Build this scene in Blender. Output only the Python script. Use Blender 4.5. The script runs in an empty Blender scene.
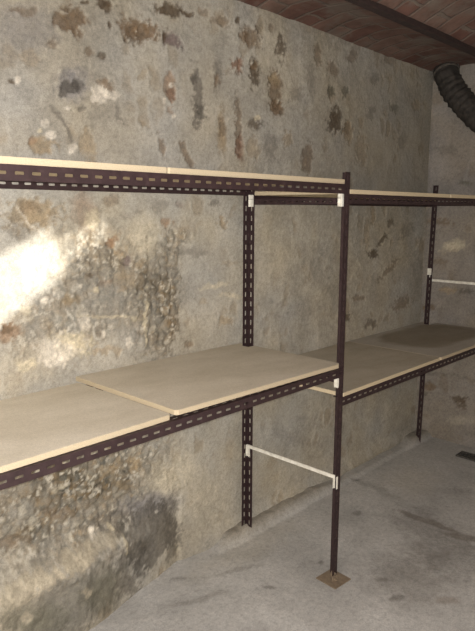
import bpy, bmesh, math, random
import numpy as np
from mathutils import Vector, Matrix
random.seed(7)
sc = bpy.context.scene
col = sc.collection
sc.view_settings.view_transform = 'Standard'
sc.view_settings.look = 'None'

# ------------------------------------------------------------------ marks on the masonry and painted light falloff (metres)
COL = {'BR': (118, 98, 76), 'DB': (84, 69, 52), 'OR': (144, 116, 90), 'RD': (126, 98, 80), 'GY': (112, 106, 97), 'DG': (84, 79, 72), 'WH': (225, 216, 200), 'CR': (212, 200, 172), 'TN': (158, 140, 112), 'PG': (118, 104, 100), 'SM': (126, 124, 126), 'PL': (196, 186, 164), 'GR': (100, 98, 84), 'RU': (132, 120, 100), 'LE': (178, 168, 148)}
WALL_MARKS = [
(-1.184, 2.497, 0.1625, 0.033, -0.006, -0.107, 'SM', 0.45, 1),
(-1.172, 2.563, 0.069, 0.0155, -0.001, -0.016, 'BR', 0.5, 0),
(-0.981, 2.568, 0.0715, 0.0045, -0.013, -0.054, 'BR', 0.85, 0),
(-0.808, 2.662, 0.047, 0.0105, -0.001, -0.0255, 'DB', 0.9, 0),
(-0.795, 2.591, 0.01, 0.002, -0.0005, -0.018, 'DB', 0.8, 0),
(-0.909, 2.655, 0.0215, 0.005, -0.0005, -0.0115, 'DB', 0.8, 0),
(-0.84, 2.453, 0.022, 0.001, -0.0035, -0.014, 'DB', 0.7, 0),
(-0.903, 2.462, 0.0215, 0.004, -0.0005, -0.0175, 'BR', 0.6, 0),
(-1.066, 2.459, 0.0285, 0.005, -0.001, -0.0205, 'BR', 0.5, 0),
(-1.17, 2.393, 0.0325, 0.0055, -0.0015, -0.029, 'TN', 0.4, 0),
(-0.978, 2.326, 0.0835, 0.012, -0.0035, -0.0695, 'SM', 0.7, 1),
(-0.993, 2.309, 0.055, 0.0285, 0.008, -0.015, 'DG', 0.75, 0),
(-0.946, 2.331, 0.0235, 0.003, -0.0015, -0.031, 'DG', 0.5, 0),
(-0.83, 2.315, 0.0625, -0.015, -0.0195, -0.0335, 'WH', 0.7, 0),
(-0.819, 2.353, 0.041, -0.003, -0.007, -0.0205, 'BR', 0.7, 0),
(-0.871, 2.278, 0.0295, 0.004, -0.0005, -0.016, 'WH', 0.6, 0),
(-1.251, 2.295, 0.0135, 0.002, -0.0005, -0.009, 'DB', 0.8, 0),
(-1.223, 2.306, 0.012, 0.002, -0.001, -0.013, 'WH', 0.7, 0),
(-1.115, 2.165, 0.0195, 0.002, -0.001, -0.017, 'WH', 0.7, 0),
(-1.091, 2.122, 0.022, 0.002, -0.0005, -0.0155, 'WH', 0.7, 0),
(-1.138, 2.129, 0.0105, 0.001, -0.0005, -0.0095, 'CR', 0.7, 0),
(-1.015, 2.233, 0.02, -0.0005, -0.002, -0.008, 'WH', 0.7, 0),
(-0.94, 2.238, 0.0235, 0.003, -0.0005, -0.01, 'DG', 0.5, 0),
(-0.762, 2.23, 0.012, 0.006, 0.023, -0.0385, 'GY', 0.6, 0),
(-1.146, 2.072, 0.0645, 0.005, -0.0015, -0.0265, 'TN', 0.8, 0),
(-1.174, 2.088, 0.025, 0.002, -0.0005, -0.015, 'OR', 0.6, 0),
(-0.927, 2.096, 0.042, 0.0125, 0.0165, -0.057, 'TN', 0.6, 0),
(-1.028, 2.151, 0.0085, 0.004, 0.04, -0.077, 'GY', 0.7, 0),
(-0.999, 2.075, 0.028, 0.002, -0.001, -0.02, 'WH', 0.5, 0),
(-0.473, 2.721, 0.0895, -0.001, -0.0145, -0.033, 'DB', 0.9, 0),
(-0.352, 2.721, 0.046, 0.0045, -0.0055, -0.0205, 'DB', 0.85, 0),
(-0.628, 2.601, 0.1005, 0.0, -0.02, -0.0555, 'BR', 0.9, 0),
(-0.667, 2.577, 0.043, 0.008, -0.001, -0.033, 'DB', 0.4, 0),
(-0.457, 2.588, 0.0605, -0.0005, -0.0115, -0.0315, 'PG', 0.85, 0),
(-0.498, 2.597, 0.0205, 0.004, -0.0005, -0.0255, 'DB', 0.8, 0),
(-0.142, 2.744, 0.078, -0.0025, -0.0145, -0.0285, 'BR', 0.55, 0),
(-0.028, 2.767, 0.0215, 0.0045, 0.0005, -0.019, 'DB', 0.8, 0),
(-0.249, 2.761, 0.036, 0.008, 0.0, -0.02, 'BR', 0.45, 0),
(0.031, 2.698, 0.0415, 0.0075, 0.0005, -0.043, 'BR', 0.7, 0),
(-0.035, 2.562, 0.0425, -0.0005, -0.0165, -0.0445, 'RD', 0.8, 0),
(-0.163, 2.489, 0.031, 0.0045, -0.0005, -0.07, 'GY', 0.7, 1),
(-0.169, 2.46, 0.0205, 0.003, -0.0005, -0.033, 'BR', 0.6, 0),
(-0.473, 2.381, 0.0415, 0.0085, 0.009, -0.091, 'OR', 0.6, 0),
(-0.462, 2.343, 0.0305, 0.0035, -0.0005, -0.0395, 'RD', 0.7, 0),
(-0.467, 2.395, 0.015, 0.002, -0.0005, -0.011, 'WH', 0.8, 0),
(-0.457, 2.259, 0.018, 0.002, 0.0, -0.009, 'WH', 0.7, 0),
(-0.51, 2.323, 0.012, 0.0015, -0.0005, -0.013, 'WH', 0.7, 0),
(-0.304, 2.386, 0.036, 0.007, 0.014, -0.1215, 'GY', 0.75, 0),
(-0.292, 2.276, 0.0485, -0.0005, -0.014, -0.0565, 'DG', 0.7, 0),
(-0.323, 2.438, 0.019, 0.003, 0.0, -0.0225, 'DG', 0.6, 0),
(-0.292, 2.314, 0.0235, 0.0025, 0.0, -0.0165, 'GY', 0.7, 0),
(-0.526, 2.109, 0.0175, 0.004, 0.0185, -0.0685, 'BR', 0.6, 0),
(-0.378, 2.097, 0.023, 0.0095, 0.0425, -0.0645, 'BR', 0.65, 0),
(-0.135, 2.216, 0.032, 0.004, 0.0095, -0.1255, 'TN', 0.75, 1),
(-0.127, 2.246, 0.0215, 0.002, 0.0005, -0.0485, 'BR', 0.5, 0),
(-0.018, 2.236, 0.0265, 0.0025, 0.001, -0.1495, 'BR', 0.6, 0),
(-0.017, 2.136, 0.03, 0.002, 0.0, -0.06, 'RD', 0.7, 0),
(-0.628, 2.414, 0.0245, 0.004, -0.0005, -0.015, 'TN', 0.4, 0),
(-0.633, 2.222, 0.0195, 0.0025, -0.0005, -0.0235, 'TN', 0.4, 0),
(0.084, 2.709, 0.073, 0.014, 0.001, -0.058, 'BR', 0.7, 0),
(-0.005, 2.572, 0.026, 0.0045, 0.0, -0.0435, 'RD', 0.7, 0),
(0.102, 2.535, 0.043, 0.0065, 0.001, -0.0695, 'DB', 0.75, 0),
(0.101, 2.569, 0.031, 0.005, 0.0005, -0.0245, 'BR', 0.8, 0),
(0.31, 2.696, 0.042, 0.0075, 0.0015, -0.0615, 'DB', 0.7, 0),
(0.281, 2.485, 0.0545, 0.0075, 0.002, -0.088, 'BR', 0.7, 0),
(0.3, 2.377, 0.051, 0.006, 0.001, -0.042, 'BR', 0.85, 0),
(0.272, 2.525, 0.0335, 0.005, 0.0005, -0.031, 'TN', 0.8, 0),
(0.113, 2.284, 0.0515, 0.0055, 0.0005, -0.028, 'DB', 0.7, 0),
(0.136, 2.317, 0.0355, 0.0035, 0.0, -0.0155, 'CR', 0.7, 0),
(0.655, 2.708, 0.039, 0.0065, 0.0025, -0.06, 'BR', 0.55, 0),
(0.817, 2.673, 0.067, 0.0105, 0.0025, -0.0455, 'BR', 0.5, 0),
(0.457, 2.471, 0.0815, 0.0105, 0.0015, -0.038, 'GY', 0.35, 0),
(0.803, 2.545, 0.0415, 0.0055, 0.002, -0.04, 'GR', 0.7, 0),
(0.952, 2.554, 0.0435, 0.0055, 0.0025, -0.0355, 'GR', 0.6, 0),
(0.854, 2.376, 0.074, 0.0075, 0.0045, -0.082, 'DB', 0.8, 0),
(1.011, 2.319, 0.056, 0.0055, 0.005, -0.079, 'TN', 0.6, 0),
(0.987, 2.342, 0.039, 0.0035, 0.003, -0.0485, 'BR', 0.5, 0),
(0.581, 2.133, 0.0485, 0.0005, -0.01, -0.0915, 'BR', 0.65, 0),
(0.383, 2.23, 0.04, 0.003, 0.0015, -0.049, 'TN', 0.5, 0),
(0.237, 2.181, 0.0465, 0.0035, 0.001, -0.0745, 'GY', 0.4, 0),
(0.107, 2.145, 0.0555, 0.004, 0.001, -0.062, 'TN', 0.45, 0),
(0.006, 2.138, 0.019, 0.001, 0.0005, -0.0755, 'RD', 0.5, 0),
(0.225, 2.78, 0.028, 0.0055, 0.0, -0.0225, 'BR', 0.5, 0),
(1.027, 2.784, 0.061, 0.0105, 0.002, -0.0375, 'BR', 0.45, 0),
(0.593, 2.572, 0.0475, 0.007, 0.0035, -0.0825, 'GY', 0.35, 1),
(1.182, 2.208, 0.0785, 0.0055, 0.0075, -0.1075, 'TN', 0.45, 0),
(1.306, 2.689, 0.0735, 0.011, 0.003, -0.037, 'GY', 0.5, 0),
(1.473, 2.829, 0.091, 0.015, 0.0025, -0.025, 'BR', 0.4, 0),
(1.581, 2.532, 0.0815, 0.0095, 0.0035, -0.0325, 'GR', 0.5, 0),
(1.285, 2.472, 0.0555, 0.006, 0.005, -0.063, 'GY', 0.5, 0),
(1.698, 2.327, 0.071, 0.0055, 0.0045, -0.0475, 'GY', 0.4, 0),
(1.892, 2.589, 0.0595, 0.007, 0.005, -0.0415, 'TN', 0.4, 0),
(1.384, 1.532, 0.073, -0.0035, 0.0025, -0.0345, 'DB', 0.8, 0),
(1.497, 1.632, 0.029, -0.011, -0.059, -0.0445, 'DB', 0.65, 0),
(1.598, 1.743, 0.04, -0.008, -0.019, -0.03, 'DB', 0.5, 0),
(1.6, 1.406, 0.0455, -0.0215, -0.104, -0.06, 'BR', 0.5, 0),
(1.817, 1.133, 0.13, 0.0245, 0.05, -0.045, 'BR', 0.5, 0),
(1.397, 1.026, 0.0885, -0.0115, 0.002, -0.0295, 'DB', 0.5, 0),
(1.023, 1.371, 0.047, -0.004, 0.001, -0.023, 'BR', 0.5, 0),
(1.061, 1.132, 0.0605, -0.007, 0.002, -0.034, 'DB', 0.7, 0),
(1.201, 1.24, 0.0815, -0.008, 0.0015, -0.024, 'BR', 0.5, 0),
(1.351, 1.793, 0.026, 0.0, 0.007, -0.088, 'TN', 0.6, 0),
(1.284, 1.666, 0.038, -0.001, 0.0075, -0.102, 'TN', 0.4, 0),
(1.837, 1.689, 0.0675, -0.0195, -0.0695, -0.0625, 'GY', 0.4, 0),
(-0.787, 1.473, 0.3545, -0.032, -0.0095, -0.2925, 'RU', 0.45, 2),
(-1.14, 1.339, 0.2485, -0.0345, -0.0115, -0.2285, 'RU', 0.4, 2),
(-0.936, 1.658, 0.1985, -0.0085, -0.005, -0.127, 'RU', 0.4, 2),
(-0.559, 1.405, 0.122, -0.0125, -0.006, -0.264, 'RU', 0.75, 3),
(-0.441, 1.704, 0.114, -0.003, -0.001, -0.062, 'RU', 0.55, 2),
(-0.351, 1.628, 0.1065, -0.005, -0.0005, -0.0295, 'GY', 0.4, 0),
(-0.823, 1.692, 0.039, -0.0015, -0.0015, -0.0325, 'OR', 0.8, 0),
(-0.734, 1.6, 0.0305, -0.002, -0.001, -0.025, 'PG', 0.8, 0),
(-0.503, 1.771, 0.0335, -0.0005, -0.0005, -0.021, 'OR', 0.65, 0),
(-0.816, 1.869, 0.0365, 0.0005, -0.001, -0.026, 'BR', 0.5, 0),
(-0.677, 1.818, 0.028, 0.0, -0.0005, -0.011, 'GY', 0.5, 0),
(-0.549, 1.85, 0.048, 0.0005, -0.0005, -0.032, 'GY', 0.35, 0),
(-0.192, 1.863, 0.0395, -0.0095, -0.012, -0.0235, 'GY', 0.6, 0),
(-0.135, 1.768, 0.0365, -0.0005, 0.0, -0.0355, 'TN', 0.7, 0),
(-0.426, 1.851, 0.032, 0.0005, -0.0005, -0.014, 'PG', 0.5, 0),
(-0.641, 1.7, 0.0905, -0.015, -0.0245, -0.098, 'PL', 0.7, 1),
(-0.119, 1.253, 0.0605, -0.0075, 0.0005, -0.035, 'TN', 0.55, 0),
(-0.37, 1.146, 0.0475, -0.0075, -0.0005, -0.0205, 'BR', 0.6, 0),
(-0.265, 1.375, 0.042, -0.0045, 0.0, -0.018, 'TN', 0.3, 0),
(-0.082, 1.559, 0.053, -0.003, 0.0, -0.0155, 'TN', 0.3, 0),
(-0.193, 1.446, 0.1045, 0.0115, 0.0055, -0.0155, 'CR', 0.4, 0),
(-0.067, 1.382, 0.0995, -0.0095, 0.0005, -0.0165, 'CR', 0.4, 0),
(-1.181, 1.809, 0.1195, -0.0005, -0.0035, -0.0585, 'TN', 0.8, 0),
(-1.201, 1.833, 0.0465, 0.0005, -0.001, -0.023, 'BR', 0.45, 0),
(-0.954, 1.818, 0.06, 0.0185, 0.0325, -0.0855, 'OR', 0.45, 1),
(-0.921, 1.776, 0.035, -0.0005, -0.0015, -0.042, 'CR', 0.6, 0),
(-1.247, 1.756, 0.0455, -0.001, -0.002, -0.0345, 'GY', 0.45, 0),
(-1.312, 1.351, 0.0485, -0.0065, -0.0025, -0.0435, 'OR', 0.75, 0),
(-1.32, 1.363, 0.0245, -0.0035, -0.0015, -0.0195, 'BR', 0.6, 0),
(-1.232, 1.429, 0.036, -0.0045, -0.0015, -0.0285, 'PL', 0.7, 0),
(-1.157, 1.461, 0.0175, -0.002, -0.0015, -0.02, 'WH', 0.8, 0),
(-1.115, 1.486, 0.0115, -0.001, -0.001, -0.0165, 'WH', 0.7, 0),
(-1.041, 1.273, 0.1055, -0.016, -0.0035, -0.073, 'CR', 0.75, 0),
(-1.118, 1.242, 0.0915, -0.015, -0.003, -0.0595, 'WH', 0.7, 0),
(-0.974, 1.351, 0.0395, -0.005, -0.0015, -0.039, 'WH', 0.6, 0),
(-1.086, 1.319, 0.019, -0.0025, -0.001, -0.017, 'WH', 0.7, 0),
(-0.91, 1.307, 0.0205, -0.003, -0.002, -0.049, 'DB', 0.35, 0),
(-0.931, 1.551, 0.0175, -0.0015, -0.0005, -0.015, 'DB', 0.7, 0),
(-0.992, 1.504, 0.0145, -0.001, -0.0005, -0.013, 'WH', 0.8, 0),
(-0.908, 1.484, 0.02, -0.002, -0.001, -0.013, 'CR', 0.7, 0),
(-1.042, 1.445, 0.0425, -0.004, -0.0015, -0.025, 'TN', 0.7, 0),
(-0.835, 1.351, 0.16, -0.0245, -0.0005, -0.0065, 'CR', 0.6, 0),
(-0.639, 1.327, 0.009, -0.0015, -0.01, -0.1415, 'CR', 0.7, 0),
(-0.88, 1.28, 0.013, -0.0015, -0.0005, -0.0175, 'WH', 0.7, 0),
(-0.74, 1.228, 0.0225, -0.0035, -0.001, -0.0235, 'WH', 0.6, 0),
(-0.851, 1.208, 0.08, -0.0125, -0.0015, -0.032, 'TN', 0.5, 0),
(-1.245, 1.206, 0.0425, -0.0075, -0.001, -0.0245, 'CR', 0.7, 0),
(-0.866, 1.502, 0.0365, -0.003, -0.001, -0.018, 'OR', 0.4, 0),
(-0.742, 1.514, 0.0825, -0.0065, -0.0015, -0.0455, 'TN', 0.4, 0),
(-1.212, 1.786, 0.0045, 0.004, 0.0645, -0.063, 'WH', 0.5, 0),
(-0.976, 1.634, 0.0055, -0.0045, -0.053, -0.054, 'DG', 0.5, 0),
(-1.083, 0.572, 0.4905, -0.0745, 0.0525, -0.3165, 'RU', 0.85, 2),
(-0.698, 0.692, 0.26, -0.016, 0.042, -0.1585, 'RU', 0.6, 2),
(-1.219, 0.71, 0.054, -0.0175, -0.001, -0.0265, 'GY', 0.6, 0),
(-0.871, 0.645, 0.0545, -0.0175, -0.001, -0.0335, 'TN', 0.6, 0),
(-0.729, 0.635, 0.047, -0.0145, -0.001, -0.035, 'TN', 0.7, 0),
(-0.818, 0.554, 0.0615, -0.0205, -0.0015, -0.0395, 'TN', 0.6, 0),
(-1.343, 0.488, 0.0815, -0.003, 0.011, -0.042, 'BR', 0.5, 0),
(-1.124, 0.531, 0.096, -0.0355, -0.0015, -0.032, 'BR', 0.4, 0),
(-0.54, 0.477, 0.1105, -0.0365, -0.002, -0.101, 'PL', 0.75, 1),
(-0.413, 0.501, 0.103, -0.032, -0.0015, -0.109, 'PL', 0.5, 1),
(-0.644, 0.39, 0.201, -0.0365, 0.014, -0.067, 'SM', 0.65, 1),
(-0.648, 0.232, 0.1725, 0.009, 0.0675, -0.141, 'DG', 0.62, 3),
(-0.698, 0.225, 0.071, 0.0035, 0.027, -0.058, 'DG', 0.3, 0),
(-0.583, 0.287, 0.064, -0.024, -0.0015, -0.0805, 'DG', 0.25, 0),
(-0.513, 0.205, 0.053, -0.021, -0.0035, -0.1815, 'DG', 0.45, 3),
(-0.801, 0.205, 0.13, 0.006, 0.0335, -0.074, 'DG', 0.4, 1),
(-0.88, 0.4, 0.1305, -0.007, 0.012, -0.0375, 'GY', 0.6, 0),
(-0.979, 0.379, 0.0185, -0.007, -0.0015, -0.034, 'WH', 0.85, 0),
(-0.881, 0.371, 0.0165, -0.0065, -0.0005, -0.015, 'CR', 0.7, 0),
(-0.839, 0.283, 0.011, -0.0045, -0.001, -0.0405, 'CR', 0.5, 0),
(-1.131, 0.589, 0.521, -0.05, 0.0455, -0.2175, 'GR', 0.32, 4),  # this and the next: darker rubble and foundation, plus dimmer low light painted in
(-1.175, 0.164, 0.419, -0.0185, 0.072, -0.206, 'GR', 0.5, 4),
(-0.559, 1.405, 0.1525, -0.0155, -0.006, -0.288, 'GR', 0.28, 4),
(-0.893, 1.482, 0.2805, 0.0175, 0.032, -0.1975, 'GR', 0.2, 4),
(-1.185, 1.345, 0.198, -0.0275, -0.0055, -0.1025, 'GR', 0.1, 4),
(-1.073, 1.785, 0.2975, -0.002, -0.006, -0.1205, 'GR', 0.15, 4),
(-1.203, 2.522, 0.5325, 0.1115, -0.0155, -0.265, 'GR', 0.2, 4),
(1.628, 2.321, 1.463, 0.1195, 0.1065, -1.1195, 'GR', 0.22, 4),  # flash falloff towards the right, painted into the wall colour
(2.08, 0.896, 1.4035, -0.1925, 0.0915, -0.8235, 'GR', 0.12, 4),  # same painted falloff, lower down on the right
(0.47, 2.897, 0.688, 0.0025, -0.0865, -0.165, 'GR', 0.2, 4),
(-1.363, 0.319, 0.1605, 0.011, 0.0175, -0.0475, 'LE', 0.9, 0),
(-1.121, 0.328, 0.109, 0.008, 0.0145, -0.0355, 'LE', 0.85, 0),
(-0.943, 0.326, 0.0835, 0.0015, 0.0095, -0.024, 'LE', 0.5, 0),
(-1.323, 0.166, 0.182, -0.095, -0.0045, -0.088, 'GR', 0.6, 1),
(-1.012, 0.142, 0.1375, 0.008, 0.0555, -0.125, 'GR', 0.55, 1),
(-1.088, 0.188, 0.0295, -0.0145, -0.001, -0.0325, 'LE', 0.6, 0),
(-0.835, 0.073, 0.086, -0.0395, -0.0015, -0.052, 'GY', 0.6, 0),
(-1.373, 0.21, 0.029, -0.0155, -0.0015, -0.0305, 'LE', 0.5, 0),
(-0.197, 0.258, 0.2305, -0.082, -0.0005, -0.176, 'PL', 0.3, 1),
(-0.079, 0.525, 0.04, -0.0115, 0.0005, -0.088, 'TN', 0.2, 0),
(0.092, -0.103, 0.2715, -0.0055, 0.019, -0.0335, 'BR', 0.45, 1),
(0.57, -0.082, 0.352, 0.0225, 0.0355, -0.0485, 'BR', 0.4, 1),
(1.274, -0.029, 0.4705, -0.0025, 0.034, -0.0445, 'BR', 0.25, 1),
(0.554, 0.398, 0.2945, -0.149, -0.023, -0.037, 'GY', 0.2, 1)]
END_MARKS = [
(0.493, 1.563, -0.0935, 0.02, -0.0115, -0.045, 'CR', 0.5, 0),
(0.603, 1.753, -0.1065, -0.016, 0.003, -0.0225, 'BR', 0.6, 0),
(0.628, 1.072, -0.051, 0.0055, -0.0015, -0.0285, 'BR', 0.7, 0),
(0.36, 1.225, -0.055, 0.005, -0.0015, -0.0195, 'DG', 0.6, 0),
(0.504, 1.228, -0.057, 0.005, -0.002, -0.031, 'TN', 0.6, 0),
(0.583, 1.434, -0.066, 0.004, -0.0015, -0.0235, 'BR', 0.4, 0),
(0.598, 0.432, -0.0515, 0.01, -0.0025, -0.0375, 'BR', 0.75, 0),
(0.63, 0.367, -0.061, 0.0125, -0.0015, -0.0205, 'DG', 0.4, 0),
(0.358, 0.358, -0.0805, 0.003, 0.003, -0.029, 'DB', 0.75, 0),
(0.33, 0.315, -0.043, -0.015, 0.0145, -0.0315, 'DB', 0.6, 0),
(0.485, 0.538, -0.166, 0.0085, 0.0015, -0.0165, 'GY', 0.5, 0),
(0.414, 2.037, -0.054, -0.0015, -0.0015, -0.022, 'GR', 0.6, 0),
(0.572, 2.287, -0.064, -0.0035, -0.003, -0.0445, 'GY', 0.4, 0),
(0.427, 0.912, -0.048, 0.0065, -0.0015, -0.0235, 'TN', 0.4, 0),
(0.339, 0.198, -0.121, 0.0295, -0.003, -0.0405, 'PL', 0.3, 1)]
FLOOR_MARKS = [
(-0.073, 0.51, 0.423, -0.0135, -0.0745, -0.1215, 'PL', 0.2, 1),
(0.775, -0.132, 0.0085, -0.3185, -0.172, -0.0545, 'DG', 0.35, 1),
(0.574, -0.375, 0.015, -0.227, -0.249, -0.066, 'DG', 0.3, 1),
(0.865, -0.055, 0.0015, -0.212, -0.03, -0.01, 'DB', 0.4, 0),
(0.83, -0.317, 0.0415, -0.124, -0.039, -0.013, 'DB', 0.4, 0),
(0.282, -0.27, 0.1595, -0.165, -0.242, -0.13, 'GY', 0.4, 1),
(0.065, -0.307, 0.0305, -0.0315, -0.021, -0.012, 'DG', 0.45, 0),
(0.138, -0.183, 0.0245, -0.0255, -0.0185, -0.0115, 'GY', 0.5, 0),
(-0.297, 0.171, 0.0205, -0.0215, -0.012, -0.0105, 'DG', 0.5, 0),
(0.052, 0.125, 0.0145, -0.015, -0.0115, -0.0085, 'DG', 0.5, 0),
(0.67, 0.289, 0.026, -0.0265, -0.022, -0.0145, 'DG', 0.4, 0),
(1.054, 0.553, 0.0335, -0.0345, -0.0205, -0.0135, 'DG', 0.4, 0),
(-0.6, 0.349, 0.1365, -0.0555, -0.0125, -0.019, 'GY', 0.35, 0),
(-0.287, 0.383, 0.1945, -0.094, -0.014, -0.017, 'GY', 0.3, 0),
(1.313, 0.285, 0.1445, -0.149, -0.221, -0.119, 'PL', 0.2, 1),
(1.033, 0.352, -0.0405, -0.23, -0.0555, -0.0205, 'GY', 0.3, 1),
(-0.549, 0.552, 0.035, -0.036, -0.0085, -0.0095, 'DG', 0.35, 0),
(0.21, -0.491, 0.0495, -0.052, -0.0295, -0.014, 'BR', 0.3, 1)]

CAM_O=(-2.415827, -1.619589, 1.825551)
CAM_F=(0.7138, 0.680117, -0.167122)
CAM_R=(0.690304, -0.723508, 0.003999)
CAM_U=(0.118195, 0.11822, 0.985928)
CAM_f=618.356

D = 0.6045          # depth of the rack
BAY = 2.064         # length of a bay
WALL_Y = 0.66
END_X = 2.2
H = 0.0427          # leg of the slotted angle
ZT, ZL, ZT2, ZL2 = 1.9447, 1.0903, 1.9024, 0.9396

def lin(c):
    return np.array([((v/255.)/12.92 if v/255. < .04045 else ((v/255.+.055)/1.055)**2.4) for v in c])

# ------------------------------------------------------------------ numpy noise
class Noise:
    def __init__(s, seed, n=512):
        s.r = np.random.RandomState(seed).rand(n, n); s.n = n
    def __call__(s, x, y):
        xi = np.floor(x).astype(int); yi = np.floor(y).astype(int)
        fx = x-xi; fy = y-yi
        fx = fx*fx*(3-2*fx); fy = fy*fy*(3-2*fy); n = s.n
        a = s.r[xi % n, yi % n]; b = s.r[(xi+1) % n, yi % n]
        c = s.r[xi % n, (yi+1) % n]; d = s.r[(xi+1) % n, (yi+1) % n]
        return (a*(1-fx)+b*fx)*(1-fy)+(c*(1-fx)+d*fx)*fy
def fbm(x, y, scale, seed, octv=4, gain=.55):
    t = 0; a = 1; tot = 0
    for i in range(octv):
        t = t+a*Noise(seed+i*13)(x/scale*2**i+31.7*i+50, y/scale*2**i+17.3*i+50); tot += a; a *= gain
    return t/tot*2-1
def voro(x, y, scale, seed):
    """F1, F2-F1 and a per cell random value"""
    r = np.random.RandomState(seed); n = 256
    jx = r.rand(n, n); jy = r.rand(n, n); rv = r.rand(n, n)
    X = x/scale+60; Y = y/scale+60
    xi = np.floor(X).astype(int); yi = np.floor(Y).astype(int)
    f1 = np.full(X.shape, 9.); f2 = np.full(X.shape, 9.); cv = np.zeros(X.shape)
    for dx in (-1, 0, 1):
        for dy in (-1, 0, 1):
            a = xi+dx; b = yi+dy
            px = a+.1+.8*jx[a % n, b % n]; py = b+.1+.8*jy[a % n, b % n]
            d = np.hypot(X-px, Y-py)
            m = d < f1
            f2 = np.where(m, f1, np.minimum(f2, d))
            cv = np.where(m, rv[a % n, b % n], cv)
            f1 = np.where(m, d, f1)
    return f1, f2-f1, cv
def sstep(a, b, x):
    t = np.clip((x-a)/(b-a), 0, 1); return t*t*(3-2*t)

def masonry(u, v, marks, base, seed):
    """colour, height map (positive = out of the wall), rubble mask"""
    n = u.size
    colr = np.tile(lin(base), (n, 1))
    big = fbm(u, v, .45, seed, 4); mid = fbm(u, v, .12, seed+3, 4); fine = fbm(u, v, .03, seed+5, 4, .7)
    vfine = Noise(seed+91)(u/.009+900, v/.009+900)*2-1
    grit = fbm(u, v, .016, seed+67, 2, .7)
    wx = fbm(u, v, .06, seed+7, 3)*.022; wy = fbm(u, v, .06, seed+9, 3)*.022
    wx += fbm(u, v, .02, seed+17, 3)*.008; wy += fbm(u, v, .02, seed+19, 3)*.008
    colr = colr*(1+.24*big+.17*mid+.13*fine+.05*vfine)[:, None]
    # warm / cold drift of the plaster
    warm = fbm(u, v, .25, seed+21, 3)
    colr[:, 0] *= 1+.05*warm; colr[:, 2] *= 1-.10*warm
    hgt = .007*big+.0042*mid+.0014*fine
    rub = np.zeros(n)
    # faint outlines of buried stones everywhere
    f1, e, cv = voro(u+wx, (v+wy)*.62, .085, seed+31)
    st = sstep(.05, .45, e)*sstep(.60, .85, cv)*sstep(-.1, .35, mid+.2*big)
    colr = colr*(1-st[:, None]*.22*np.array([.8, 1., 1.25])); hgt -= st*.003
    g1, e2, c2 = voro(u+.55*wx, v+.55*wy, .062, seed+37)
    g3, e3, c3 = voro(u+.4*wx, v+.4*wy, .024, seed+41)
    rubcol = (lin((144, 132, 112))*(.58+.55*c2+.22*fine+.16*(c3-.5))[:, None])
    rubcol[:, 0] *= 1+.22*(c3-.45)+.1*warm; rubcol[:, 2] *= 1-.30*(c3-.45)-.1*warm
    lightj = sstep(.25, .6, fbm(u, v, .05, seed+53, 4, .7))
    rubcol = rubcol*(1-lightj)[:, None]+lin((200, 190, 168))*lightj[:, None]
    fl = sstep(.28, .5, grit+.25*mid)*.8
    rubcol = rubcol*(1-fl)[:, None]+lin((222, 214, 196))*fl[:, None]
    pit = sstep(.25, .5, fbm(u, v, .022, seed+73, 3, .7))*.55
    rubcol = rubcol*(1-pit)[:, None]
    joint = sstep(.12, .02, e2)*.30*sstep(-.3, .2, fine+mid)
    rubcol = rubcol*(1-joint)[:, None]
    for (cx, cz, ax, az, bx, bz, cn, s, kind) in marks:
        det = ax*bz-az*bx
        du = u-cx; dv = v-cz
        rr = max(abs(ax)+abs(bx), abs(az)+abs(bz))*2.2+.04
        idx = np.where((abs(du) < rr) & (abs(dv) < rr))[0]
        if not len(idx): continue
        k = {0: .9, 1: .6, 2: .5, 3: .25, 4: .6}[kind]
        if max(abs(ax)+abs(bx), abs(az)+abs(bz)) < .025: k = .45
        x = du[idx]+wx[idx]*k; y = dv[idx]+wy[idx]*k
        p = (x*bz-y*bx)/det; q = (-x*az+y*ax)/det
        if kind == 3:
            d = (np.abs(p)**4+np.abs(q)**4)**.25
        else:
            d = np.hypot(p, q)
        d = d+(fine[idx]*.75+mid[idx]*.35+vfine[idx]*.12+grit[idx]*.35)*(1 if kind == 0 else .6)
        if kind in (1, 2, 4): m = sstep(1.35, .35, d)
        elif kind == 3: m = sstep(1.15, .85, d)
        else: m = sstep(1.2, .6, d)
        m = m*s
        if kind == 4:  # darkens only: rubble tone, and light falloff painted into the colour
            colr[idx] *= (1-m*(1+.5*mid[idx]+.5*fine[idx]))[:, None]; continue
        if cn == 'RU':
            r0 = rub[idx]; r1 = np.clip(r0+m*(1-r0), 0, 1); rub[idx] = r1
            mm = np.clip(m*(.8+.9*fine[idx]+.9*mid[idx]), 0, 1)[:, None]
            colr[idx] = colr[idx]*(1-mm)+rubcol[idx]*mm
            continue
        tgt = lin(COL[cn])[None, :]*(1+.30*fine[idx]+.18*vfine[idx]+.2*(c3[idx]-.5))[:, None]
        mm = np.clip(m*(1+.35*fine[idx]), 0, 1)[:, None]
        colr[idx] = colr[idx]*(1-mm)+tgt*mm
        if (kind == 3 and cn == 'DG') or cn == 'LE' or (kind == 1 and cn == 'PL'): rub[idx] *= 1-m
        if kind == 0 and cn in ('BR', 'DB', 'OR', 'RD', 'DG', 'PG', 'TN', 'GR'):
            hgt[idx] -= .006*m; 
        if cn in ('WH', 'CR', 'PL') and kind == 0: hgt[idx] += .003*m
    hgt = hgt+rub*(.011*sstep(0, .5, e2)-.006+.004*sstep(0, .4, e3))
    return np.clip(colr, .004, .95), hgt, rub

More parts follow.
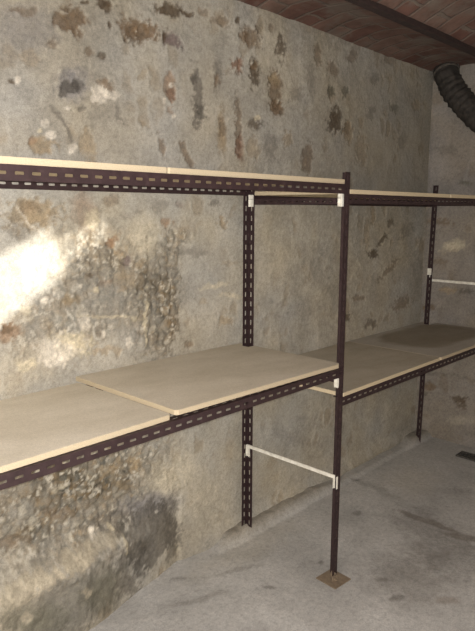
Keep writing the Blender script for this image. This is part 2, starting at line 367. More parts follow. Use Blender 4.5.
# ------------------------------------------------------------------ materials
def new_mat(name):
    m = bpy.data.materials.new(name); m.use_nodes = True
    nt = m.node_tree; b = nt.nodes['Principled BSDF']
    return m, nt, b
def N(nt, t, **kw):
    n = nt.nodes.new(t)
    for k, v in kw.items():
        if k in n.inputs: n.inputs[k].default_value = v
        else: setattr(n, k, v)
    return n
def noise_node(nt, scale, detail=4, rough=.6, vec=None):
    n = N(nt, 'ShaderNodeTexNoise'); n.inputs['Scale'].default_value = scale
    n.inputs['Detail'].default_value = detail; n.inputs['Roughness'].default_value = rough
    if vec: nt.links.new(vec, n.inputs['Vector'])
    return n
def ramp(nt, fac, stops):
    r = nt.nodes.new('ShaderNodeValToRGB')
    while len(r.color_ramp.elements) < len(stops): r.color_ramp.elements.new(.5)
    for e, (p, c) in zip(r.color_ramp.elements, stops):
        e.position = p; e.color = (*c, 1) if len(c) == 3 else c
    nt.links.new(fac, r.inputs[0]); return r
def mixc(nt, fac, a, b, mode='MIX'):
    m = nt.nodes.new('ShaderNodeMix'); m.data_type = 'RGBA'; m.blend_type = mode
    for s, v in ((0, fac), (6, a), (7, b)):
        if hasattr(v, 'links'): nt.links.new(v, m.inputs[s])
        else: m.inputs[s].default_value = (*v, 1) if isinstance(v, (tuple, list, np.ndarray)) else v
    return m.outputs[2]

def masonry_mat(name, grain=60, bump=.25, rough=.92):
    m, nt, b = new_mat(name)
    at = N(nt, 'ShaderNodeAttribute', attribute_name='Col')
    tc = N(nt, 'ShaderNodeTexCoord')
    n1 = noise_node(nt, grain, 6, .7, tc.outputs['Object'])
    n2 = noise_node(nt, grain*4, 3, .7, tc.outputs['Object'])
    r = ramp(nt, n1.outputs['Fac'], [(.25, (.72, .71, .70)), (.5, (1, 1, 1)), (.78, (1.22, 1.21, 1.18))])
    c = mixc(nt, 1., at.outputs['Color'], r.outputs[0], 'MULTIPLY')
    r2 = ramp(nt, n2.outputs['Fac'], [(.3, (.84, .84, .84)), (.7, (1.14, 1.14, 1.14))])
    c = mixc(nt, 1., c, r2.outputs[0], 'MULTIPLY')
    nt.links.new(c, b.inputs['Base Color']); b.inputs['Roughness'].default_value = rough
    b.inputs['Specular IOR Level'].default_value = .2
    bp = N(nt, 'ShaderNodeBump'); bp.inputs['Strength'].default_value = bump; bp.inputs['Distance'].default_value = .006
    nt.links.new(n1.outputs['Fac'], bp.inputs['Height']); nt.links.new(bp.outputs[0], b.inputs['Normal'])
    return m

def metal_mat():
    m, nt, b = new_mat('brown_enamel')
    tc = N(nt, 'ShaderNodeTexCoord')
    n = noise_node(nt, 35, 5, .65, tc.outputs['Object'])
    r = ramp(nt, n.outputs['Fac'], [(.3, tuple(lin((44, 32, 33)))), (.6, tuple(lin((56, 42, 43)))), (.8, tuple(lin((72, 58, 57))))])
    nt.links.new(r.outputs[0], b.inputs['Base Color'])
    b.inputs['Roughness'].default_value = .5; b.inputs['Specular IOR Level'].default_value = .35
    return m
def white_mat():
    m, nt, b = new_mat('white_enamel')
    tc = N(nt, 'ShaderNodeTexCoord')
    n = noise_node(nt, 40, 4, .6, tc.outputs['Object'])
    r = ramp(nt, n.outputs['Fac'], [(.3, tuple(lin((205, 200, 186)))), (.65, tuple(lin((236, 233, 222))))])
    nt.links.new(r.outputs[0], b.inputs['Base Color']); b.inputs['Roughness'].default_value = .45
    return m
def board_mat(name, top, top2, edge, dark=None):
    m, nt, b = new_mat(name)
    tc = N(nt, 'ShaderNodeTexCoord'); ge = N(nt, 'ShaderNodeNewGeometry')
    mp = N(nt, 'ShaderNodeMapping'); mp.inputs['Scale'].default_value = (1, 2, 1)
    nt.links.new(tc.outputs['Object'], mp.inputs['Vector'])
    n = noise_node(nt, 2.6, 6, .62, mp.outputs[0])
    n2 = noise_node(nt, 230, 3, .8, tc.outputs['Object'])
    r = ramp(nt, n.outputs['Fac'], [(.32, tuple(lin(top2))), (.62, tuple(lin(top)))])
    g = ramp(nt, n2.outputs['Fac'], [(.3, (.80, .80, .80)), (.7, (1.15, 1.15, 1.15))])
    c = mixc(nt, 1., r.outputs[0], g.outputs[0], 'MULTIPLY')
    if dark is not None:      # bare darker patch where the dust has been wiped off
        sx = N(nt, 'ShaderNodeSeparateXYZ'); nt.links.new(tc.outputs['Object'], sx.inputs[0])
        nn = noise_node(nt, 3, 4, .6, tc.outputs['Object'])
        (px, py, rx, ry) = dark
        def mth(op, a, b_):
            k = N(nt, 'ShaderNodeMath', operation=op)
            for i, v in enumerate((a, b_)):
                if hasattr(v, 'links'): nt.links.new(v, k.inputs[i])
                else: k.inputs[i].default_value = v
            return k.outputs[0]
        X = mth('POWER', mth('ABSOLUTE', mth('DIVIDE', mth('SUBTRACT', sx.outputs[0], px), rx), 0), 3)
        Y = mth('POWER', mth('ABSOLUTE', mth('DIVIDE', mth('SUBTRACT', sx.outputs[1], py), ry), 0), 3)
        d = mth('ADD', mth('ADD', X, Y), mth('MULTIPLY', mth('SUBTRACT', nn.outputs['Fac'], .5), 1.2))
        rm = ramp(nt, d, [(.55, (.66, .63, .57)), (1., (1, 1, 1))])
        c = mixc(nt, 1., c, rm.outputs[0], 'MULTIPLY')
    sn = N(nt, 'ShaderNodeSeparateXYZ'); nt.links.new(ge.outputs['True Normal'], sn.inputs[0])
    st = ramp(nt, sn.outputs[2], [(.5, (0, 0, 0)), (.75, (1, 1, 1))])
    e = ramp(nt, n2.outputs['Fac'], [(.3, tuple(lin(edge)*.82)), (.7, tuple(np.minimum(lin(edge)*1.1, 1)))])
    c = mixc(nt, st.outputs[0], e.outputs[0], c)
    nt.links.new(c, b.inputs['Base Color']); b.inputs['Roughness'].default_value = .8
    b.inputs['Specular IOR Level'].default_value = .2
    return m
def plain_mat(name, a, b_, scale=30, rough=.85, metallic=0, bump=0):
    m, nt, b = new_mat(name)
    tc = N(nt, 'ShaderNodeTexCoord'); n = noise_node(nt, scale, 6, .65, tc.outputs['Object'])
    r = ramp(nt, n.outputs['Fac'], [(.32, tuple(lin(a))), (.68, tuple(lin(b_)))])
    nt.links.new(r.outputs[0], b.inputs['Base Color']); b.inputs['Roughness'].default_value = rough
    b.inputs['Metallic'].default_value = metallic
    if bump:
        bp = N(nt, 'ShaderNodeBump'); bp.inputs['Strength'].default_value = bump; bp.inputs['Distance'].default_value = .01
        nt.links.new(n.outputs['Fac'], bp.inputs['Height']); nt.links.new(bp.outputs[0], b.inputs['Normal'])
    return m
M_METAL = metal_mat(); M_WHITE = white_mat()
M_WALL = masonry_mat('lime_plaster_and_rubble'); M_FLOOR = masonry_mat('worn_concrete', 45, .15)
M_BOARD = board_mat('dusty_chipboard', (208, 200, 184), (190, 181, 163), (188, 173, 146))
M_BOARD_R = board_mat('dusty_chipboard_grey', (184, 176, 160), (166, 157, 140), (200, 184, 154))
M_BOARD_D = board_mat('dusty_chipboard_wiped', (184, 178, 168), (168, 161, 150), (188, 172, 146), (.60, .36, .50, .27))

# ------------------------------------------------------------------ object helpers
def link(name, me, mat=None, parent=None, kind=None):
    o = bpy.data.objects.new(name, me); col.objects.link(o)
    if mat: me.materials.append(mat)
    if parent: o.parent = parent
    if kind: o['kind'] = kind
    return o
def from_bm(name, bm, mat, parent=None, kind=None, smooth=False):
    bmesh.ops.recalc_face_normals(bm, faces=bm.faces)
    me = bpy.data.meshes.new(name); bm.to_mesh(me); bm.free()
    if smooth: me.polygons.foreach_set('use_smooth', [True]*len(me.polygons))
    return link(name, me, mat, parent, kind)
def box(bm, a, b, bevel=0):
    r = bmesh.ops.create_cube(bm, size=1)
    for v in r['verts']:
        v.co = Vector([(a[i]+b[i])/2+v.co[i]*(b[i]-a[i]) for i in range(3)])
    if bevel:
        es = list({e for v in r['verts'] for e in v.link_edges})
        bmesh.ops.bevel(bm, geom=es, offset=bevel, segments=2, affect='EDGES')
def thing(name, label, cat, loc=(0, 0, 0), group=None):
    o = bpy.data.objects.new(name, None); col.objects.link(o); o.location = loc
    o['label'] = label; o['category'] = cat
    if group: o['group'] = group
    return o
def tag(o, label, cat, group=None):
    o['label'] = label; o['category'] = cat
    if group: o['group'] = group

def grid(name, us, vs, posfn, colr, mat, kind='structure', smooth=True, flip=False):
    nu, nv = len(us), len(vs)
    co = posfn
    me = bpy.data.meshes.new(name)
    me.vertices.add(nu*nv); me.vertices.foreach_set('co', co.astype(np.float32).ravel())
    i, j = np.meshgrid(np.arange(nu-1), np.arange(nv-1), indexing='ij')
    a = (i*nv+j).ravel(); q = np.stack([a, a+nv, a+nv+1, a+1], 1)
    if flip: q = q[:, ::-1]
    nf = len(q)
    me.loops.add(nf*4); me.polygons.add(nf)
    me.loops.foreach_set('vertex_index', q.astype(np.int32).ravel())
    me.polygons.foreach_set('loop_start', np.arange(0, nf*4, 4, dtype=np.int32))
    me.polygons.foreach_set('loop_total', np.full(nf, 4, dtype=np.int32))
    me.polygons.foreach_set('use_smooth', np.ones(nf, dtype=bool))
    me.update(calc_edges=True); me.validate()
    if colr is not None:
        ca = me.color_attributes.new('Col', 'FLOAT_COLOR', 'POINT')
        c4 = np.ones((nu*nv, 4), dtype=np.float32); c4[:, :3] = colr
        ca.data.foreach_set('color', c4.ravel())
    return link(name, me, mat, None, kind)

X0, Y0 = -3.6, -3.0        # far ends of the cellar behind and beside the camera
# ------------------------------------------------------------------ walls
us = np.concatenate([np.arange(X0, -1.6, .03), np.arange(-1.6, END_X+.06, .0062)])
vs = np.arange(-.05, 2.96, .0062)
U, V = [a.ravel() for a in np.meshgrid(us, vs, indexing='ij')]
c, h, rub = masonry(U, V, WALL_MARKS, (170, 164, 151), 11)
foot = np.clip((-.45-U)/.65, 0, 1)                                # rough foundation jutting out at the left
zl = .37-.05*(U+1.1)
h = h+foot*.13*sstep(zl+.05, zl-.09, V)+foot*.012*fbm(U, V, .07, 90, 3)*sstep(zl+.1, zl-.05, V)
h = np.minimum(h, .135)
h = h-.012*sstep(-.43, -.46, U)*sstep(.42, .36, V)*(1-foot)   # broken out panel beside the plaster edge
h = h+.03*sstep(.12, .02, V)*sstep(-.5, -.2, U)*(1+.3*fbm(U, V, .1, 92, 2))  # mortar fillet at the foot of the wall
h = h-.02*sstep(.4, 1.4, U)
P = np.stack([U, WALL_Y+.006-h, V], 1)
grid('wall_back', us, vs, P, c, M_WALL)

vy = np.arange(Y0, WALL_Y+.08, .012)
U, V = [a.ravel() for a in np.meshgrid(vy, vs[::2], indexing='ij')]
c, h, rub = masonry(U, V, END_MARKS, (140, 133, 124), 47)  # base kept darker: flash falloff put into the end wall's colour
h = h+.07*np.exp(-np.clip(WALL_Y-U, 0, 9)/.06)
P = np.stack([END_X-h, U, V], 1)
grid('wall_right', vy, vs[::2], P, c, M_WALL, flip=True)

for nm, fn, rng in (('wall_left', lambda a, b: np.stack([np.full(a.shape, X0), a, b], 1), (Y0, WALL_Y+.05)),
                    ('wall_front', lambda a, b: np.stack([a, np.full(a.shape, Y0), b], 1), (X0, END_X+.05))):
    uu = np.arange(rng[0], rng[1], .05); vv = np.arange(-.05, 2.96, .05)
    U, V = [a.ravel() for a in np.meshgrid(uu, vv, indexing='ij')]
    c, h, rub = masonry(U, V, [], (168, 158, 143), 61)
    grid(nm, uu, vv, fn(U, V), c, M_WALL)

# ------------------------------------------------------------------ floor
ux = np.concatenate([np.arange(X0-.02, -1.5, .05), np.arange(-1.5, END_X+.06, .012)])
uy = np.concatenate([np.arange(Y0-.02, -1.2, .05), np.arange(-1.2, WALL_Y+.1, .012)])
U, V = [a.ravel() for a in np.meshgrid(ux, uy, indexing='ij')]
n = U.size
c = np.tile(lin((180, 178, 174)), (n, 1))
big = fbm(U, V, .5, 5, 4); mid = fbm(U, V, .14, 6, 4); fine = fbm(U, V, .035, 8, 3, .7)
blot = sstep(.05, .45, fbm(U, V, .3, 71, 5, .6))
c = c*(1+.14*big+.10*mid+.08*fine-.14*blot)[:, None]
wx = fbm(U, V, .12, 23, 3)*.05; wy = fbm(U, V, .12, 29, 3)*.05
for (cx, cz, ax, az, bx, bz, cn, s, kind) in FLOOR_MARKS:
    det = ax*bz-az*bx
    x = U-cx+wx*.6; y = V-cz+wy*.6
    d = np.hypot((x*bz-y*bx)/det, (-x*az+y*ax)/det)+.3*mid+.25*fine
    m = (sstep(1.4, .3, d) if kind else sstep(1.15, .7, d))*s
    c = c*(1-m)[:, None]+lin(COL[cn])*m[:, None]
dist = np.hypot(U-.0, V-.62); h = .004*big+.003*mid+.0008*fine
h = h*sstep(.5, 0, np.exp(-((U)**2+(V)**2)/.02))
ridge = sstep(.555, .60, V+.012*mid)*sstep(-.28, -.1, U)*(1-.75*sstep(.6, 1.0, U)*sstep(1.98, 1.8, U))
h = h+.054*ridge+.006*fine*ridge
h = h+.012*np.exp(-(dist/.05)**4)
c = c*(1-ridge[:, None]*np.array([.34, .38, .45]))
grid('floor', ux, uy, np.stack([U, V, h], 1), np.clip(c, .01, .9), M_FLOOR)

# ------------------------------------------------------------------ brick vaulted ceiling between steel joists
def brick_mat():
    m, nt, b = new_mat('old_brick_vault')
    tc = N(nt, 'ShaderNodeTexCoord')
    mp = N(nt, 'ShaderNodeMapping'); mp.inputs['Rotation'].default_value = (0, 0, math.pi/2)
    nz = noise_node(nt, 6, 3, .6, tc.outputs['Object'])
    add = N(nt, 'ShaderNodeVectorMath', operation='MULTIPLY_ADD')
    add.inputs[1].default_value = (.05, .05, 0)
    nt.links.new(nz.outputs['Color'], add.inputs[0]); nt.links.new(tc.outputs['Object'], add.inputs[2])
    nt.links.new(add.outputs[0], mp.inputs['Vector'])
    br = N(nt, 'ShaderNodeTexBrick'); nt.links.new(mp.outputs[0], br.inputs['Vector'])
    br.inputs['Scale'].default_value = 1; br.inputs['Brick Width'].default_value = .30
    br.inputs['Row Height'].default_value = .15; br.inputs['Mortar Size'].default_value = .012
    br.inputs['Mortar Smooth'].default_value = .4; br.inputs['Bias'].default_value = -.1
    br.inputs['Color1'].default_value = (*lin((104, 72, 62)), 1); br.inputs['Color2'].default_value = (*lin((126, 102, 90)), 1)
    br.inputs['Mortar'].default_value = (*lin((112, 98, 88)), 1)
    n = noise_node(nt, 9, 6, .7, tc.outputs['Object'])
    r = ramp(nt, n.outputs['Fac'], [(.3, (.55, .52, .5)), (.65, (1.1, 1.1, 1.1))])
    c = mixc(nt, 1., br.outputs['Color'], r.outputs[0], 'MULTIPLY')
    n3 = noise_node(nt, 3.5, 5, .7, tc.outputs['Object'])
    r3 = ramp(nt, n3.outputs['Fac'], [(.50, (0, 0, 0)), (.62, (.75, .75, .75))])
    c = mixc(nt, r3.outputs[0], c, tuple(lin((118, 108, 98))))
    nt.links.new(c, b.inputs['Base Color']); b.inputs['Roughness'].default_value = .95
    bp = N(nt, 'ShaderNodeBump'); bp.inputs['Strength'].default_value = .6; bp.inputs['Distance'].default_value = .01; bp.invert = True
    nt.links.new(br.outputs['Fac'], bp.inputs['Height']); nt.links.new(bp.outputs[0], b.inputs['Normal'])
    return m
ux = np.arange(X0-.02, END_X+.06, .03); uy = np.arange(Y0-.02, WALL_Y+.1, .02)
U, V = [a.ravel() for a in np.meshgrid(ux, uy, indexing='ij')]
PER, JY = .8, .055
t = np.mod(V-JY, PER)/PER*2-1
Z = 2.785+.105*(1-t**2)+.006*fbm(U, V, .2, 77, 3)
grid('ceiling', ux, uy, np.stack([U, V, Z], 1), None, brick_mat(), flip=True)
M_JOIST = plain_mat('rusted_joist', (38, 28, 26), (62, 46, 42), 30, .8)
for k, jy in enumerate((JY, JY-PER, JY-2*PER, JY-3*PER)):
    bm = bmesh.new()
    box(bm, (X0, jy-.022, 2.752), (END_X+.02, jy+.022, 2.762), .002)
    box(bm, (X0, jy-.005, 2.762), (END_X+.02, jy+.005, 2.83))
    from_bm('trim_%d' % (k+1), bm, M_JOIST, None, 'structure')

# ------------------------------------------------------------------ slotted angle
def flange(bm, o, du, dv, L, w, pitch=.05, sl=.027, sh=.0088, off=0, v0=0):
    """flat strip with real slots; o origin, du along, dv across"""
    du = Vector(du); dv = Vector(dv); o = Vector(o)
    a, b_ = sl/2, sh/2; a2, b2 = a-.002, b_-.002
    n = max(1, int(round(L/pitch))); p = L/n; hp = p/2; hw = w/2
    cell = {}
    def vtx(x, y):
        k = (round(x, 5), round(y, 5))
        if k not in cell: cell[k] = bm.verts.new(o+du*x+dv*y)
        return cell[k]
    for i in range(n):
        cx = p*(i+.5); cy = hw+off
        f = lambda pts: bm.faces.new([vtx(cx+x, cy+y) for x, y in pts])
        t, bt = w-cy, -cy
        f([(a, -b2), (hp, -b2), (hp, b2), (a, b2)])
        f([(-a, b2), (-hp, b2), (-hp, -b2), (-a, -b2)])
        f([(-a2, b_), (a2, b_), (a2, t), (-a2, t)])
        f([(-a2, bt), (a2, bt), (a2, -b_), (-a2, -b_)])
        f([(a, b2), (hp, b2), (hp, t), (a2, t), (a2, b_)])
        f([(-a2, b_), (-a2, t), (-hp, t), (-hp, b2), (-a, b2)])
        f([(a2, -b_), (a2, bt), (hp, bt), (hp, -b2), (a, -b2)])
        f([(-a, -b2), (-hp, -b2), (-hp, bt), (-a2, bt), (-a2, -b_)])
def angle(name, o, du, d1, d2, L, w, mat, parent, w2=None, **kw):
    bm = bmesh.new()
    flange(bm, o, du, d1, L, w, **kw); flange(bm, o, du, d2, L, w2 or w, **kw)
    bmesh.ops.remove_doubles(bm, verts=bm.verts, dist=1e-5)
    me = bpy.data.meshes.new(name); bmesh.ops.recalc_face_normals(bm, faces=bm.faces); bm.to_mesh(me); bm.free()
    ob = link(name, me, mat, parent)
    s = ob.modifiers.new('gauge', 'SOLIDIFY'); s.thickness = .0014; s.offset = 0
    return ob

rack = thing('shelving_rack', 'long two-bay shelving rack of dark brown slotted steel angle against the stone wall', 'shelving', (0, 0, 0))
X, Y, Zv = (1, 0, 0), (0, 1, 0), (0, 0, 1)
nX, nY, nZ = (-1, 0, 0), (0, -1, 0), (0, 0, -1)
# posts: (corner x, corner y, base z, top z, flange directions)
def post(cx, cy, z0, z1, d1, d2):
    return angle('post', (cx, cy, z0), Zv, d1, d2, z1-z0, .041, M_METAL, rack)
post(.012, -.008, .003, 2.0, nX, Y)                  # front post in view
post(.0, D, .054, ZT+.018, nX, nY)                    # rear post beside it
r2 = post(BAY-.012, D, .0, 2.02, X, nY); r2.location = (-.05, 0, .062+.0); r2.rotation_euler.y = .030
#                # rear post in the corner
post(BAY-.012, -.008, .003, 2.0, X, Y)                # front post of the right end
post(-BAY+.012, -.008, .003, 2.0, X, Y); post(-BAY+.012, D, .003, ZT+.018, X, nY)
M_RUST = plain_mat('rusty_plate', (112, 98, 82), (140, 124, 104), 40, .7)
def base_plate(cx, cy):
    bm = bmesh.new()
    box(bm, (-.063, -.063, 0), (.063, .063, .005), .0012)
    box(bm, (-.026, -.018, .005), (.012, -.0105, .03)); box(bm, (.008, -.016, .005), (.0135, .022, .03))
    bmesh.ops.create_cone(bm, cap_ends=True, segments=6, radius1=.008, radius2=.008, depth=.006, matrix=Matrix.Translation((-.008, -.022, .011)))
    o = from_bm('base_plate', bm, M_RUST, rack); o.location = (cx, cy, .001); o.rotation_euler.z = math.radians(-4)
    return o
base_plate(-.02, -.01); base_plate(-BAY+.03, -.01)
# long beams; horizontal leg on top carries the boards
def beam(x0, x1, y, z, inward, w=H):
    return angle('beam', (x0, y, z), X, nZ, inward, x1-x0, w, M_METAL, rack)
FY = -.0125
beam(-BAY, .003, FY, ZT, Y); beam(-BAY, .003, FY, ZL, Y)
beam(-.002, BAY+.01, -.0045, ZT2, Y); beam(-.002, BAY+.01, -.0045, ZL2, Y)
beam(-BAY, -.0, D+.003, ZT, nY); beam(-BAY, -.0, D+.003, ZL, nY)
beam(.005, BAY, D+.003, ZT2, nY); beam(.005, BAY, D+.003, ZL2, nY)
# cross bars of the end frames: slotted angle, hung in white hooks
def hook(x, y, z0, z1, w=.026, along=Y):
    bm = bmesh.new()
    d = .003
    box(bm, (x-d, y-w/2, z0), (x+d, y+w/2, z1), .001)
    box(bm, (x-d-.006, y-w/2, z0), (x-d, y-w/2+.003, z1)); box(bm, (x-d-.006, y+w/2-.003, z0), (x-d, y+w/2, z1))
    for k in range(3):
        bmesh.ops.create_cone(bm, cap_ends=True, segments=8, radius1=.003, radius2=.003, depth=.003,
            matrix=Matrix.Translation((x-d-.001, y, z0+(z1-z0)*(k+.5)/3)) @ Matrix.Rotation(math.pi/2, 4, 'Y'))
    o = from_bm('bracket', bm, M_WHITE, rack); o['label'] = 'white hook plate'; return o
def pin(x, y, z):
    bm = bmesh.new(); box(bm, (x, y-.006, z-.013), (x+.006, y+.006, z+.013), .001)
    o = from_bm('pin', bm, M_WHITE, rack); o['label'] = 'white locking tab'; return o
def crossbar(x, z):
    angle('crossbar', (x-.006, .02, z), Y, nZ, nX, D-.04, .028, M_METAL, rack, sh=.006, sl=.02, pitch=.04)
crossbar(0, 1.884); crossbar(0, ZL-.05); crossbar(BAY, 1.895); crossbar(BAY, ZL2-.05)
hook(-.012, D-.03, 1.846, 1.906); hook(-.012, .02, 1.846, 1.906)
hook(-.012, D-.03, ZL-.10, ZL-.045); hook(-.030, .0, ZL-.092, ZL-.045, .02)
pin(.014, .02, 1.872); pin(.014, .02, ZL-.062); pin(.014, .02, .60)
pin(BAY-.0, D-.02, 1.872)
def rail(x, z, up=False, x_off=-.012):
    bm = bmesh.new()
    box(bm, (x+x_off-.008, -.004, z-.018), (x+x_off+.002, D-.012, z), .002)
    o = from_bm('crossbar', bm, M_WHITE, rack); o['label'] = 'slim white cross rail'
    for yy in (D-.02, .0):
        if up: hook(x+x_off, yy, z-.004, z+.055, .022)
        else: hook(x+x_off, yy, z-.068, z-.004, .022)
hook(2.033, D-.022, 1.345, 1.395, .03)
rail(0, .549); rail(BAY+.012, 1.312, True)

# ------------------------------------------------------------------ boards
def board(name, x0, x1, z, mat, label, group, y0=-.0055, y1=None, th=.0195, notches=(), rz=0, ry=0, seed=0):
    y1 = y1 or .655
    bm = bmesh.new(); w = x1-x0; d = y1-y0
    r = random.Random(seed); c = [.004+.008*r.random() for _ in range(4)]
    ol = [(c[0], 0), (w-c[1], 0), (w, c[1])]
    if notches and notches[0][0] <= y0:      # front corner cut away behind the post
        na, nb, nx_ = notches[0]; notches = notches[1:]
        ol = [(c[0], 0), (nx_-x0, 0), (nx_-x0, nb-y0), (w, nb-y0)]
    for (na, nb, nx_) in notches:      # cut-outs around the posts, open to the right (x>0) or to the left
        nx_ = -.05 if nx_ == 1e-9 else nx_
        if nx_ > -1: ol += [(w, na-y0), (nx_-x0, na-y0), (nx_-x0, nb-y0), (w, nb-y0)]
    ol += [(w, d-c[2]), (w-c[2], d), (c[3], d), (0, d-c[3])]
    for (na, nb, nx_) in reversed(notches):
        if nx_ < -1: ol += [(0, nb-y0), (-nx_, nb-y0), (-nx_, na-y0), (0, na-y0)]
    ol += [(0, c[0])]
    f = bm.faces.new([bm.verts.new((x, y, th)) for x, y in ol])
    ext = bmesh.ops.extrude_face_region(bm, geom=[f])
    for v in [e for e in ext['geom'] if isinstance(e, bmesh.types.BMVert)]: v.co.z = 0
    bmesh.ops.recalc_face_normals(bm, faces=bm.faces)
    es = [e for e in bm.edges if len(e.link_faces) == 2 and abs(e.verts[0].co.z-e.verts[1].co.z) < 1e-6]
    bmesh.ops.bevel(bm, geom=es, offset=.0015, segments=2, affect='EDGES')
    me = bpy.data.meshes.new(name); bm.to_mesh(me); bm.free()
    o = link(name, me, mat); o.location = (x0, y0, z); o.rotation_euler = (0, ry, rz)
    tag(o, label, 'shelf', group); return o
G = 'chipboard shelf boards on the steel rack'
board('shelf_board', -2.046, -1.050, ZL+.0017, M_BOARD, 'dusty beige board at the left end of the lower shelf, ending at an uneven gap', G, rz=.008, seed=1, y1=.59)
board('shelf_board', -1.036, -.004, ZL+.013, M_BOARD, 'dusty beige board left of front post on lower shelf, edge raised at the gap', G, ry=.011, rz=0, seed=2, notches=[(.556, .612, 1e-9)])
board('shelf_board', -2.046, -1.056, ZT+.0017, M_BOARD, 'pale board at the left end of the highest shelf, only its front edge showing', G, seed=3, y1=.555)
board('shelf_board', -1.054, -.004, ZT+.0017, M_BOARD, 'pale board of the highest shelf ending at the front post', G, seed=4, notches=[(.556, .612, 1e-9)])
board('shelf_board', .016, 1.05, ZL2+.0017, M_BOARD_R, 'grey-beige board starting at the front post on the lower right shelf', G, seed=5)
board('shelf_board', 1.0508, 2.14, ZL2+.0017, M_BOARD_D, 'dusty board with a dark wiped patch at the corner end of the lower right shelf', G, seed=6, notches=[(-.01, .040, 2.046), (.556, .612, 2.018)])
board('shelf_board', .016, 1.05, ZT2+.0017, M_BOARD_R, 'dim board edge of the upper right shelf beginning at the front post', G, seed=7)
board('shelf_board', 1.053, 2.047, ZT2+.0017, M_BOARD_R, 'dim board edge of the upper right shelf at the corner end', G, seed=8)

# ------------------------------------------------------------------ drain grate in the floor
M_GRATE = plain_mat('cast_iron', (58, 56, 53), (88, 85, 80), 60, .7)
gr = thing('floor_grate', 'narrow dark metal drain grate in the concrete floor near the corner', 'grate', (1.985, .0, .004))
bm = bmesh.new()
for a, b_ in (((-.058, -.26, 0), (-.048, .24, .012)), ((.048, -.26, 0), (.058, .24, .012)), ((-.048, -.26, 0), (.048, -.25, .012)), ((-.048, .23, 0), (.048, .24, .012))):
    box(bm, a, b_, .001)
from_bm('frame', bm, M_GRATE, gr)
bm = bmesh.new()
for k in range(19): box(bm, (-.047, -.243+k*.025, .001), (.047, -.233+k*.025, .009))
box(bm, (-.047, -.25, -.002), (.047, .23, .0008))
from_bm('slats', bm, M_GRATE, gr)

# ------------------------------------------------------------------ sooty flexible duct at the corner under the ceiling
M_DUCT = plain_mat('sooty_duct', (34, 31, 28), (70, 64, 58), 22, .85, 0, .5)
pts = [Vector(p) for p in [(2.17, .60, 2.88), (2.09, .57, 2.83), (2.08, .50, 2.70), (2.085, .40, 2.58), (2.095, .28, 2.46), (2.11, .12, 2.32), (2.21, .0, 2.22)]]
def spline(pts, n):
    out = []
    for i in range(len(pts)-1):
        p0 = pts[max(i-1, 0)]; p1 = pts[i]; p2 = pts[i+1]; p3 = pts[min(i+2, len(pts)-1)]
        for k in range(n):
            t = k/n
            out.append(.5*((2*p1)+(p2-p0)*t+(2*p0-5*p1+4*p2-p3)*t*t+(3*p1-p0-3*p2+p3)*t**3))
    return out+[pts[-1]]
path = spline(pts, 16)
dk = thing('duct', 'sooty black flexible duct running down the end wall from the ceiling corner', 'duct', (0, 0, 0))
bm = bmesh.new(); rings = []; rr = random.Random(3)
for i, p in enumerate(path):
    tg = (path[min(i+1, len(path)-1)]-path[max(i-1, 0)]).normalized()
    a = tg.cross(Vector((0, 0, 1))).normalized(); b_ = a.cross(tg)
    rad = .082+.004*math.sin(i*1.3)+.008*rr.random()
    rings.append([bm.verts.new(p+(a*math.cos(q*math.tau/24)+b_*math.sin(q*math.tau/24))*rad*(1+.05*math.sin(q*2.1+i*.3))) for q in range(24)])
for r0, r1 in zip(rings, rings[1:]):
    for q in range(24): bm.faces.new([r0[q], r0[(q+1) % 24], r1[(q+1) % 24], r1[q]])
bm.faces.new(rings[0]); bm.faces.new(rings[-1][::-1])
from_bm('hose', bm, M_DUCT, dk, smooth=True)
M_CLAMP = plain_mat('duct_clamp', (84, 80, 74), (120, 114, 106), 30, .5, .3)
for idx in (10, 17):
    bm = bmesh.new(); p = path[idx]; tg = (path[idx+1]-path[idx-1]).normalized()
    mt = Matrix.Translation(p) @ tg.to_track_quat('Z', 'Y').to_matrix().to_4x4()
    r0 = []
    for zz, rd in ((-.008, .095), (.008, .095), (.008, .09), (-.008, .09)):
        r0.append([bm.verts.new(mt @ Vector((rd*math.cos(q*math.tau/28), rd*math.sin(q*math.tau/28), zz))) for q in range(28)])
    for k in range(4):
        for q in range(28): bm.faces.new([r0[k][q], r0[k][(q+1) % 28], r0[(k+1) % 4][(q+1) % 28], r0[(k+1) % 4][q]])
    from_bm('clamp', bm, M_CLAMP, dk)

# ------------------------------------------------------------------ camera
cam = bpy.data.cameras.new('camera'); co = bpy.data.objects.new('camera', cam); col.objects.link(co)
F, R, Uv = Vector(CAM_F), Vector(CAM_R), Vector(CAM_U)
mt = Matrix((( R.x, Uv.x, -F.x, CAM_O[0]), (R.y, Uv.y, -F.y, CAM_O[1]), (R.z, Uv.z, -F.z, CAM_O[2]), (0, 0, 0, 1)))
co.matrix_world = mt
cam.sensor_fit = 'HORIZONTAL'; cam.sensor_width = 36; cam.lens = CAM_f/475*36; cam.clip_start = .02
sc.camera = co

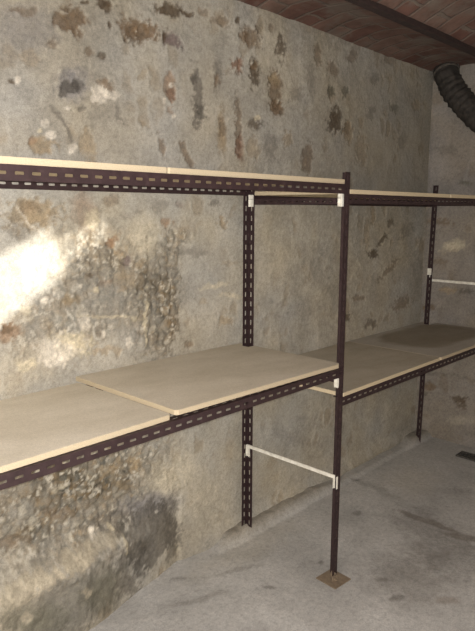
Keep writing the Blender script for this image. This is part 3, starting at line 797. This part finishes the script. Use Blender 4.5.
# ------------------------------------------------------------------ light
def lamp(name, kind, loc, energy, color=(1, 1, 1), **kw):
    l = bpy.data.lights.new(name, kind); l.energy = energy; l.color = color
    for k, v in kw.items(): setattr(l, k, v)
    o = bpy.data.objects.new(name, l); col.objects.link(o); o.location = loc
    return o
C0 = Vector(CAM_O)
lamp('flash', 'POINT', C0-R*.006+Uv*.008-F*.01, 300, (1, .982, .965), shadow_soft_size=.012)
# narrow beam of daylight falling on the wall at the left: four-sided opening
def beam_of_light(loc, quad, energy, soft):
    L = Vector(loc); ctr = sum((Vector(q) for q in quad), Vector())/4
    o = lamp('daylight_beam', 'SPOT', L, energy, (1, .98, .93), shadow_soft_size=.008, spot_size=math.radians(70), spot_blend=.1)
    o.rotation_euler = (ctr-L).to_track_quat('-Z', 'Y').to_euler()
    l = o.data; l.use_nodes = True; nt = l.node_tree; em = [n for n in nt.nodes if n.type == 'EMISSION'][0]
    ge = N(nt, 'ShaderNodeNewGeometry'); prev = None
    for i in range(4):
        a = Vector(quad[i])-L; b_ = Vector(quad[(i+1) % 4])-L
        nn = a.cross(b_).normalized()
        if nn.dot(ctr-L) < 0: nn = -nn
        dp = N(nt, 'ShaderNodeVectorMath', operation='DOT_PRODUCT'); dp.inputs[1].default_value = nn*SIGN
        nt.links.new(ge.outputs['Incoming'], dp.inputs[0])
        mr = N(nt, 'ShaderNodeMapRange'); mr.interpolation_type = 'SMOOTHSTEP'
        mr.inputs['From Min'].default_value = -soft; mr.inputs['From Max'].default_value = soft
        nt.links.new(dp.outputs['Value'], mr.inputs['Value'])
        if prev is None: prev = mr.outputs[0]
        else:
            mm = N(nt, 'ShaderNodeMath', operation='MULTIPLY'); nt.links.new(prev, mm.inputs[0]); nt.links.new(mr.outputs[0], mm.inputs[1]); prev = mm.outputs[0]
    nt.links.new(prev, em.inputs['Strength'])
SIGN = 1
beam_of_light((-2.2, -1.3, 1.35), [(-1.95, .66, 1.03), (-1.045, .66, 1.565), (-1.12, .66, 1.76), (-1.95, .66, 1.34)], 360, .010)
beam_of_light((-2.2, -1.3, 1.35), [(-1.25, .66, 1.49), (-.82, .66, 1.72), (-.86, .66, 1.79), (-1.25, .66, 1.66)], 260, .006)

w = bpy.data.worlds.new('world'); sc.world = w; w.use_nodes = True
w.node_tree.nodes['Background'].inputs[0].default_value = (.8, .85, 1, 1)
w.node_tree.nodes['Background'].inputs[1].default_value = .02
